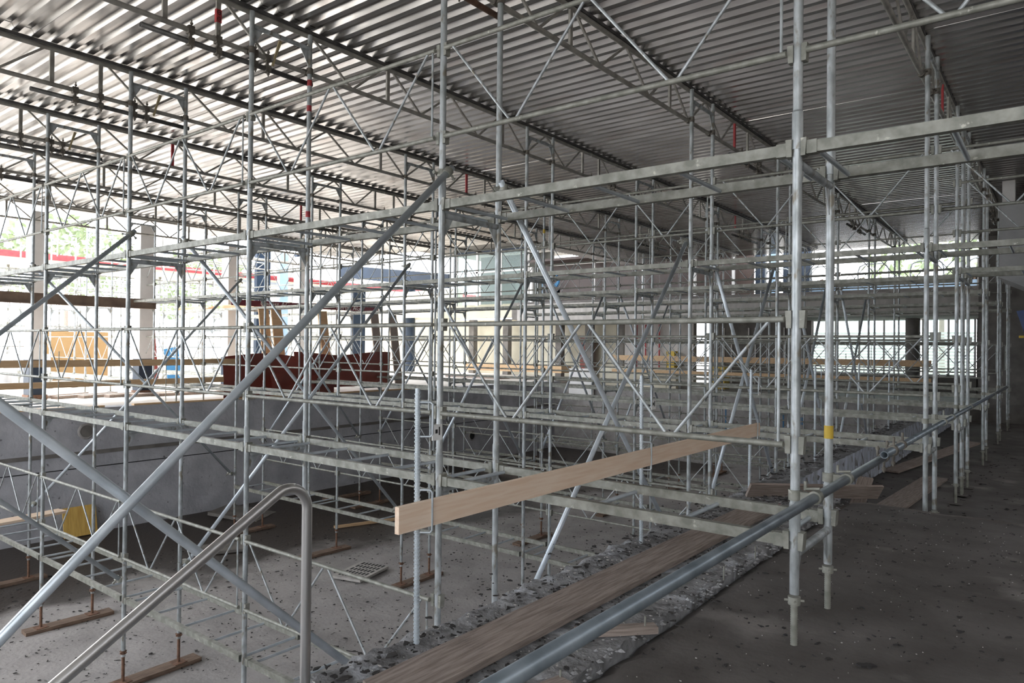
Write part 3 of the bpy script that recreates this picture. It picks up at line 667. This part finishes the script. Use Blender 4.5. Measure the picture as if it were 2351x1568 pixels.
# ------------------------------------------------------------------ left side: guard boards, red brown sheets, beam, banners, columns, outdoors
for z0, z1, w in ((.455, .60, 'upper'), (.03, .155, 'lower')):
    for i, (ya, yb) in enumerate(((-6, 2.6), (2.5, 6.1))):
        o = MB().box((-15.22-.02*i, ya, z0), (-15.19-.02*i, yb, z1)).build('guard_board', BOARD); tag(o, '%s yellow guard board along the left pool edge, %s length' % (w, ('nearer', 'farther')[i]), 'board', 'guard boards along the left pool edge')
for i, yy in enumerate((-.5, 2.0, 4.2, 6.0)):
    o = MB().tube((-15.15, yy, -.40), (-15.15, yy, .78), .009, 8).build('bar_post', GALV_OLD); tag(o, 'thin bar post holding the left guard boards, number %s from the left' % ('one', 'two', 'three', 'four')[i], 'post', 'thin bar posts at the left pool edge')
for i, (ya, yb, lb) in enumerate(((-1.5, 2.8, 'thin plank lying along the left pool edge'), (3.4, 6.6, 'second thin plank lying along the left pool edge'), (6.5, 12.5, 'long thin plank under the red brown sheets'))):
    o = MB().box((-15.05, ya, -.398), (-14.92, yb, -.36)).build('edge_plank', BOARD); tag(o, lb, 'board')
def drape(y0, y1, z0, z1, label, x=-15.28, wob=.05):
    n = 24; b = MB(); vs = []
    for j in range(7):
        for i in range(n+1):
            t = i/n; vs.append((x+wob*math.sin(t*9+j*.4)+.02*random.random()+(.05*j/6), y0+(y1-y0)*t, z1+(z0-z1)*j/6+(.05*math.sin(t*7+y0) if j == 0 else 0)))
    f = [(j*(n+1)+i, j*(n+1)+i+1, (j+1)*(n+1)+i+1, (j+1)*(n+1)+i) for j in range(6) for i in range(n)]
    m = len(vs); vs2 = [(v[0]-.02, v[1], v[2]) for v in vs]
    b.add(vs, f, True); b.add(vs2, [g[::-1] for g in f], True)
    tag(b.build('protective_sheet', REDBROWN), label, 'sheet', 'red brown protective sheets')
drape(5.65, 9.05, -.38, .68, 'left red brown sheet hung along the pool edge')
drape(7.9, 11.4, -.25, .72, 'right red brown sheet overlapping behind the first', -15.55)
drape(6.9, 8.6, -.38, .15, 'low folded red brown sheet between the two large ones', -15.12)
bm_ = empty('brown_beam', (-17.2, -6, 1.95)); MB().box((-.06, 0, -.1), (.06, 10.9, .1)).build('web', BROWNBEAM, bm_); MB().box((-.1, 0, .1), (.1, 10.9, .12)).box((-.1, 0, -.12), (.1, 10.9, -.1)).build('flange', BROWNBEAM, bm_)
tag(bm_, 'long brown steel beam at the left edge of the roof', 'beam')
def banner(y0, y1, z, txt_y, label):
    r = empty('company_banner', (-17.30, y0, z)); MB().box((-.015, 0, -.085), (.015, y1-y0, .085)).build('board', MAROON, r)
    cu = bpy.data.curves.new('t', 'FONT'); cu.body = 'Gerüst AG'; cu.size = .22; cu.extrude = .002; cu.align_x = 'CENTER'; cu.align_y = 'CENTER'
    to = bpy.data.objects.new('t', cu); COL.objects.link(to); bpy.context.view_layer.update()
    me = bpy.data.meshes.new_from_object(to); me.materials.clear(); me.materials.append(WHITE); bpy.data.objects.remove(to)
    l = bpy.data.objects.new('lettering', me); COL.objects.link(l); l.parent = r; l.location = (.02, txt_y-y0, 0); l.rotation_euler = (math.pi/2, 0, math.pi/2)
    tag(r, label, 'banner', 'maroon company banners')
banner(7.05, 9.6, 2.14, 8.45, 'left maroon banner with white Gerüst AG lettering')
banner(9.75, 12.45, 2.17, 11.15, 'right maroon banner with white Gerüst AG lettering')
for i, (yy, xx) in enumerate(((2.56, -18.15), (5.05, -18.15), (8.2, -19.3), (11.4, -20.2))):
    r = empty('building_column', (xx, yy, -.4)); MB().box((-.17, -.17, .95), (.17, .17, 4.45)).build('shaft', WHITE, r); MB().box((-.18, -.18, .12), (.18, .18, .95)).build('blue_base', BLUE, r); MB().box((-.2, -.2, 0), (.2, .2, .12)).build('foot', RUST, r)
    tag(r, 'white column with navy foot at the open left side, %s from left' % ('first', 'second', 'third', 'fourth')[i], 'column', 'white columns with navy feet')
lay('orange_hoarding', ORANGE, -27.2, 6.6, -.4, .06, 2.6, 1.75, 0, 'large orange hoarding board outside', 'hoarding')
lay('grey_box', CONC_GREY, -26.6, 5.1, -.4, .9, 1.1, .95, 0, 'pale grey box beside the orange hoarding', 'box')
lay('orange_box', ORANGE, -26.5, 3.0, -.4, .9, 1.6, .8, .1, 'low orange container at the far left', 'container')
lay('blue_hoarding', BLUEP, -25.5, 9.6, -.4, .05, .6, 1.2, .2, 'blue panel leaning among the stored scaffold parts', 'panel', rx=.15)
lay('red_hoarding', REDBROWN, -26.0, 9.0, -.4, .05, .5, 1.9, .2, 'dark red panel stored behind the second column', 'panel', rx=.1)
for i in range(6):
    lay('timber_stack', OLDWOOD, -18.6+.25*i, 3.2+.55*i, -.398, .22, 1.8, .07, .5-.1*i, 'flat old timber lying on the left deck, %s piece from the left' % ('first', 'second', 'third', 'fourth', 'fifth', 'sixth')[i], 'timber')
# outer roof seen beyond the left side: red fascia, soffit and lattice beams
r = empty('outer_canopy', (-26.3, -2, 3.3))
MB().box((-3, 0, .55), (0, 20, .62)).build('roof_plate', CREAM, r)
MB().box((0, 0, .47), (.06, 20, .62)).build('red_fascia', RED, r)
MB().box((0.0, 0, .28), (.05, 20, .38)).build('lower_trim', CONC_GREY, r)
tag(r, 'outer canopy roof with red edge beyond the open left side', 'canopy')
r = empty('outer_canopy', (-34, -2, 4.2)); MB().box((-8, 0, .55), (0, 40, .62)).build('roof_plate', CREAM, r); MB().box((0, 0, .35), (.06, 40, .62)).build('red_fascia', RED, r); tag(r, 'higher distant canopy roof with red edge', 'canopy')
OUT = make_frame(2.0, -1); reg(OUT)
n_ = 0
for xi, xx in enumerate((-27.9, -29.9, -32)):
    for j in range(8):
        yy = 2.6+j*2.3
        for zi, z in enumerate((-.4, 1.6, 3.6)[:2 if xi < 2 else 3]):
            place(OUT, (xx, yy, z), 'distant scaffold frame outside, %s line, %s, %s lift' % (('near', 'middle', 'far')[xi], ORD[j].replace('right', 'the left').replace('most', '') if j else 'leftmost', ('lower', 'upper', 'top')[zi]), 'distant scaffold frames outside', 'scaffold frame')
        if j < 7:
            for z in (.8, 1.55, 2.9, 3.5):
                o = MB().tube((xx, yy, z), (xx, yy+2.3, z), .024, 6).build('ledger_tube', GALV); tag(o, 'horizontal ledger tube outside, %s line' % ('near', 'middle', 'far')[xi], 'scaffold tube', 'ledger tubes of the %s line outside' % ('near', 'middle', 'far')[xi])
# ------------------------------------------------------------------ far building
def S_(name, a, b, m, kind=True):
    o = MB().box(a, b).build(name, m); return struct(o) if kind else o
S_('trim_10', (-17.6, 20.6, 2.05), (-.75, 21.0, 2.78), CONC)            # balcony beam
S_('trim_11', (-32, 22.6, 2.35), (-17.6, 23.0, 3.0), CREAM)             # set back beam
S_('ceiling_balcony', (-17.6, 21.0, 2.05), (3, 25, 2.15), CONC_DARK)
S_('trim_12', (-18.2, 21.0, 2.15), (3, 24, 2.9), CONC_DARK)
S_('wall_far_cream', (-32, 24.0, -.5), (-12.6, 24.2, 2.3), CREAM)
S_('wall_far_left', (-46, 24.0, -.5), (-32, 24.2, 3.6), CREAM)
S_('wall_far_upper', (-32, 24.0, 2.3), (-24, 24.2, 4.0), CREAM)
S_('wall_far_concrete', (-13.2, 22.2, -.5), (-10.2, 22.5, 2.1), CONC)
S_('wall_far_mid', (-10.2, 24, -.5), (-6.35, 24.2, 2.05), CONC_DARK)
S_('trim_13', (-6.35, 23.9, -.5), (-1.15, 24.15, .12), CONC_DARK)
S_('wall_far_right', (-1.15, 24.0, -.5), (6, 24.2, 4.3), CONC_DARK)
o = MB().tube((-2.9, 23.3, -.5), (-2.9, 23.3, 2.1), .22, 20).build('round_column', CONC_DARK); tag(o, 'dark round concrete column between the bright far windows', 'column')
for i, (xa, xb) in enumerate(((-6.3, -3.1), (-2.7, -1.2))):
    w = empty('window_%d' % (i+1), (xa, 24.05, .12)); struct(w); L_ = xb-xa
    f = MB(); n = 4 if i == 0 else 2
    for j in range(n+1): f.box((L_*j/n-.03, -.03, 0), (L_*j/n+.03, .03, 1.98))
    f.box((0, -.03, 0), (L_, .03, .05)).box((0, -.03, 1.93), (L_, .03, 1.98)); f.build('window_frame', WHITE, w)
    p = MB().box((0, -.004, .05), (L_, .004, 1.93)).build('window_pane', GLASS, w)
bl = MB()
for j in range(16): bl.box((-9.5, 30, -.3+j*.13), (3, 30.05, -.21+j*.13))
o = bl.build('slatted_fence', WHITE); tag(o, 'white slatted fence outside the far windows', 'fence')
# narrow white door frames against the dark middle wall
for i, (xa, xb) in enumerate(((-9.7, -9.35), (-8.7, -8.4), (-7.6, -7.3))):
    w = empty('window_%d' % (i+3), (xa, 23.98, -.4)); struct(w); MB().box((0, -.02, 0), (.04, .02, 2.2)).box((xb-xa-.04, -.02, 0), (xb-xa, .02, 2.2)).build('window_frame', WHITE, w)
for i, xx in enumerate((-17.2, -15.6, -14.0, -20.3, -22.5)):
    o = S_('pier', (xx-.16, 23.2, -.5), (xx+.16, 23.5, 2.3), CONC_DARK, False); tag(o, 'grey pier before the cream far wall, %s' % ('third from left', 'fourth from left', 'rightmost', 'second from left', 'leftmost')[i], 'pier', 'piers before the cream wall')
S_('sky_blocker_far', (-24, 20.8, 5.6), (6, 26, 5.8), CONC_DARK)  # unseen cover, added to keep sky light off the far pool
S_('sky_blocker_far_left', (-24, 13.6, 6.5), (-10.2, 26, 6.7), CONC_DARK)  # unseen cover over the roof notch, added to block sun and sky
S_('ceiling_canopy', (-17.2, 20.8, 4.6), (-8.2, 26, 4.7), BROWNP)
# upper storey: glass room, brown panels, white posts
gr = empty('glass_room', (-22.5, 22, 2.9))
MB().box((0, 1.9, 0), (4.5, 2.0, 2.6)).build('rear_wall', CONC_DARK, gr)
MB().box((-.05, -.04, 2.45), (4.5, .04, 2.68)).build('dark_header', BLUE, gr)
for i, xx in enumerate((0, 1.35, 2.8, 4.35)):
    MB().box((xx, -.05, 0), (xx+.12, .05, 2.65)).build('mullion', WHITE, gr)
for i, xx in enumerate((.12, 1.47, 2.92)): MB().box((xx, -.006, .05), (xx+(1.23, 1.33, 1.43)[i], .006, 2.45)).build('glass_pane', GLASS, gr)
MB().box((0, -.05, 1.55), (4.4, .05, 1.62)).build('transom_bar', WHITE, gr)
tag(gr, 'glazed upper room above the far balcony', 'glass room')
bw = empty('brown_facade', (-17.4, 22.3, 2.9))
for i in range(5):
    MB().box((i*1.9, 0, 0), (i*1.9+1.88, .06, 1.68)).build('cladding_panel', BROWNP, bw)
tag(bw, 'dark brown panelled upper facade above the balcony', 'facade')
for i, (xx, ww) in enumerate(((-17.9, .12), (-14.6, .10), (-12.3, .09), (-10.1, .09), (-8.6, .09))):
    o = MB().box((xx, 21.9, 2.9), (xx+ww, 22.0, 4.55)).build('facade_post', WHITE); tag(o, 'slim white post before the brown facade, %s from left' % ('first', 'second', 'third', 'fourth', 'fifth')[i], 'post', 'slim white facade posts')
for i, (xx, ww, m) in enumerate(((-7.9, .35, BLUE), (-7.4, .3, PALEBLUE), (-6.9, .4, BLUE), (-6.3, .35, BLUE))):
    o = MB().box((xx, 22.4, 2.9), (xx+ww, 22.6, 5.55)).build('cladding_strip', m); tag(o, '%s cladding strip at the end of the brown facade, %s' % (('navy', 'pale blue', 'navy', 'navy')[i], ('leftmost', 'second', 'third', 'rightmost')[i]), 'cladding')
# blue wrapped corner
b = MB()
for i in range(3): b.prism([(-16.9+U(0, .9), 21.85, 3.2+i*.4), (-16.8+U(0, .9), 21.85, 3.35+i*.4), (-16.5+U(0, .5), 21.85, 3.5+i*.4), (-16.75+U(0, .5), 21.85, 3.25+i*.4)], (.03, .05, 0))
b.box((-17.15, 21.8, 2.95), (-17.05, 21.88, 4.55)); tag(b.build('blue_netting', BLUEP), 'torn blue netting on the upper corner of the brown facade', 'netting')
r = empty('navy_canopy', (-29.2, 20.2, 4.55)); MB().add([(0, 0, 0), (6.4, 1.6, -.75), (6.4, 1.6, -.05), (0, 0, .65), (0, .12, 0), (6.4, 1.72, -.75), (6.4, 1.72, -.05), (0, .12, .65)], [(0, 1, 2, 3), (7, 6, 5, 4), (0, 4, 5, 1), (1, 5, 6, 2), (2, 6, 7, 3), (3, 7, 4, 0)]).build('fascia', BLUE, r)
MB().box((0, .8, -2.2), (6.4, .9, -.9)).build('cream_parapet', CREAM, r); tag(r, 'navy canopy fascia sloping down to the glass room', 'canopy')
o = MB().tube((-26.2, 22.5, -.4), (-26.2, 22.5, 4.4), .28, 16).build('navy_column', BLUE); tag(o, 'navy round column before the cream wall', 'column')
for i, (xx, yy, w_, m, lb) in enumerate(((-25, 12.95, .62, BLUE, 'wide navy pillar left of the banners'), (-25.2, 14.05, .42, PALEBLUE, 'pale blue pillar between two navy ones'), (-25, 14.85, .6, BLUE, 'right navy pillar'), (-25, 18.0, .7, BLUE, 'navy pillar behind the right banner'))):
    o = MB().box((xx-.1, yy-w_/2, -.4), (xx+.1, yy+w_/2, 4.9 if i < 3 else 3.6)).build('clad_pillar', m); tag(o, lb, 'pillar')
for i, yy in enumerate((8.0, 8.35, 9.9, 11.9, 12.6)):
    o = MB().box((-.02, -.16, -.65), (.02, .16, 1.75)).build('leaning_board', OLDWOOD if i > 2 else BOARD); o.location = (-16.9+.1*i, yy, -.15+.4); o.rotation_euler = (.05, -.1, 0)
    tag(o, 'tall board standing upright behind the red brown sheets, %s from left' % ('first', 'second', 'third', 'fourth', 'fifth')[i], 'board', 'upright boards behind the sheets')
for i, (zz, yy, xx) in enumerate(((2.04, 8.0, -18.4), (2.04, 8.05, -21.2))):
    for q in range(3):
        o = MB().box((-.9, -.12, 0), (.9, .12, .035)).build('loose_plank', BOARD); o.location = (xx+.1*q, yy, zz+.037*q); o.rotation_euler = (0, 0, .05*q)
        tag(o, '%s plank of the small pile on the third row deck, %s' % (('lowest', 'middle', 'top')[q], ('right pile', 'left pile')[i]), 'plank', 'loose planks on the outer decks')
# guard boards along the far pool edge
for z0, z1, w in ((.50, .69, 'upper'), (.02, .17, 'lower')):
    for i, (xa, xb) in enumerate(((-12.4, -7.2), (-7.3, -1.9))):
        o = MB().box((xa, 19.75-.03*i, z0), (xb, 19.78-.03*i, z1)).build('guard_board', BOARD); tag(o, '%s guard board along the far pool edge, %s length' % (w, ('left', 'right')[i]), 'board', 'guard boards along the far pool edge')
for i in range(6):
    o = MB().tube((-12.2+i*2.0, 19.82, -.5), (-12.2+i*2.0, 19.82, .85), .012, 8).build('bar_post', GALV_OLD); tag(o, 'bar post holding the far guard boards, %s from left' % ('first', 'second', 'third', 'fourth', 'fifth', 'sixth')[i], 'post', 'bar posts at the far pool edge')
lay('stacked_panels', BOARD, -17.6, 20.6, -.1, 5.0, .8, .28, .05, 'stack of brown panels behind the far pool corner', 'panels')
lay('stacked_panels', OLDWOOD, -19.0, 19.6, -.5, 3.0, .8, .18, .0, 'low stack of old panels at the far left pool corner', 'panels')
lay('white_sheet', WHITE, -13.6, 19.5, -.95, 1.1, .05, 1.1, 0, 'crumpled white sheet hanging over the far pool edge', 'sheet')
lay('white_block_wall', CREAM, -11.6, 20.3, -.5, 3.2, .2, .75, 0, 'low white painted wall behind the far pool edge', 'low wall')
lay('yellow_machine', YELLOW, -8.9, 21.5, -.5, .6, .5, .8, 0, 'small yellow machine on the far deck', 'machine')
lay('yellow_barrel', YELLOW, -11.0, 22.0, .1, .35, .35, .75, 0, 'yellow barrel by the concrete wall', 'barrel')
lay('red_door', REDBROWN, -16.0, 23.8, -.5, .75, .06, 1.9, 0, 'brown door leaf in the cream far wall', 'door')
for i, (xx, zz) in enumerate(((-12.6, .4), (-12.2, 1.0), (-11.6, .6))):
    o = MB().tube((xx, 22.1, -.5), (xx, 22.1, 1.9), .03, 8).build('red_pipe', RED); tag(o, 'red vertical pipe on the concrete wall, %s' % ('left', 'middle', 'right')[i], 'pipe', 'red pipes')
o = MB().box((-7, 24.1, 2.9), (-1.16, 24.3, 3.35)).build('trim_14', PALEBLUE); struct(o)
ff = MB()
vs = []
for i in range(60):
    xx = -7+i*.17; xx = -7+i*.1; ff.prism([(xx, 24.1, 3.35), (xx+.14, 24.1, 3.35), (xx+.12, 24.1, 3.35+U(.12, .24)), (xx+.02, 24.1, 3.35+U(.1, .22))], (0, .2, 0))
tag(ff.build('insulation_strip', SLEEPER), 'ragged brown insulation strip along the upper terrace edge', 'insulation', kind='stuff')
for i in range(5):
    xx = -7.2+i*1.5; r = empty('hoop_rail', (xx, 21.4, 2.78)); MB().path([(0, 0, 0), (0, 0, .75), (.05, 0, .9), (.2, 0, .98), (.7, 0, .98), (.85, 0, .9), (.9, 0, .75), (.9, 0, 0)], .022, 8).build('bent_tube', GALV, r); MB().tube((0, 0, .45), (.9, 0, .45), .015, 8).build('cross_bar', GALV, r)
    tag(r, 'rounded tubular railing hoop on the far balcony, %s from left' % ('first', 'second', 'third', 'fourth', 'fifth')[i], 'railing', 'railing hoops on the far balcony')
# right side: concrete block with stair soffit, white frame, blue tarp, dark walls
o = MB().prism([(.12, 12.5, 2.38), (6, 12.5, -.6), (6, 12.5, 3.80), (.12, 12.5, 3.80)], (0, 1.6, 0)).build('wall_right_block', CONC_GREY); struct(o)
o = MB().box((.16, 12.55, 3.8), (.36, 12.8, 4.66)).build('white_post', WHITE); tag(o, 'white post standing on the concrete block under the roof', 'post')
o = MB().box((.36, 12.6, 4.3), (3, 12.8, 4.6)).build('white_lintel', WHITE); tag(o, 'white lintel right of the white post', 'lintel')
o = MB().prism([(.42, 11.8, 1.7), (1.6, 11.6, 1.9), (1.7, 11.6, .35), (.85, 11.7, .25)], (0, .25, 0)).build('blue_tarpaulin', TARP); tag(o, 'dark blue tarpaulin bundle hanging at the right edge', 'tarpaulin')
o = MB().box((.46, 11.75, 1.22), (1.7, 11.79, 1.26)).prism([(.75, 11.75, 1.22), (.8, 11.75, 1.22), (.70, 11.75, 1.0), (.66, 11.75, 1.02)], (0, .03, 0)).build('yellow_strap', YELLOW); tag(o, 'yellow strap tied round the blue tarpaulin', 'strap')
S_('wall_right', (6, -8, -1.1), (6.2, 26, 4.6), CONC_DARK)
wb = MB().box((-7, -8.2, -.6), (6.2, -8, .9)).box((-7, -8.2, 3.5), (6.2, -8, 4.6)).box((-7, -8.2, .9), (-3.0, -8, 3.5)).box((5.4, -8.2, .9), (6.2, -8, 3.5)).box((.9, -8.2, .9), (1.2, -8, 3.5)).build('wall_back', CONC_DARK); struct(wb)  # unseen wall behind camera; openings shaped to let daylight onto the near tubes
S_('wall_end_right', (-.80, 20.1, -1.1), (6, 20.3, 4.6), CONC_DARK)
S_('wall_pool_near', (-14.9, -9.2, -3.2), (-1.3, -9, -.45), POOLWALL)
# outdoors
struct(MB().box((-90, -40, -.9), (-44.9, 90, -.62)).build('floor_outside', GROUND)); struct(MB().box((-44.9, 24.4, -.9), (30, 90, -.62)).build('floor_outside_far', GROUND))
struct(MB().box((-44.9, -40, -.9), (30, -9.3, -.62)).build('floor_outside_near', GROUND))
def tree(x, y, h, rr, label):
    r = empty('tree', (x, y, -.6)); MB().tube((0, 0, 0), (0, 0, h*.6), .18, 8, .1).build('trunk', OLDWOOD, r)
    b = MB()
    for i in range(700):
        a, e = U(0, 6.28), math.asin(U(-.8, 1)); q = rr*U(.55, 1); c = Vector((q*math.cos(a)*math.cos(e), q*math.sin(a)*math.cos(e), h*.72+q*.8*math.sin(e))); s_ = U(.15, .35)
        u = Vector((U(-1, 1), U(-1, 1), U(-1, 1))).normalized(); v = u.orthogonal().normalized(); b.add([c+u*s_, c+v*s_*.6, c-u*s_, c-v*s_*.6], [(0, 1, 2, 3)])
    b.build('crown', LEAF, r); tag(r, label, 'tree', 'trees outside')
for i, (x, y, h, rr, lb) in enumerate(((-48, 14, 9, 4, 'tree far beyond the open left side, left one'), (-50, 24, 8, 4, 'tree far beyond the open left side, right one'), (-4, 40, 8, 4, 'tree behind the far terrace, left'), (5, 38, 9, 4.2, 'tree behind the far terrace, middle'), (14, 41, 8, 4, 'tree behind the far terrace, right'), (-24, 44, 8, 4, 'tree reflected near the glass room'))): tree(x, y, h, rr, lb)
for o_ in [o for o in COL.objects if o.parent is None and o.type == 'EMPTY' and 'label' not in o and 'kind' not in o]:
    for ch in list(o_.children): bpy.data.objects.remove(ch)
    bpy.data.objects.remove(o_)
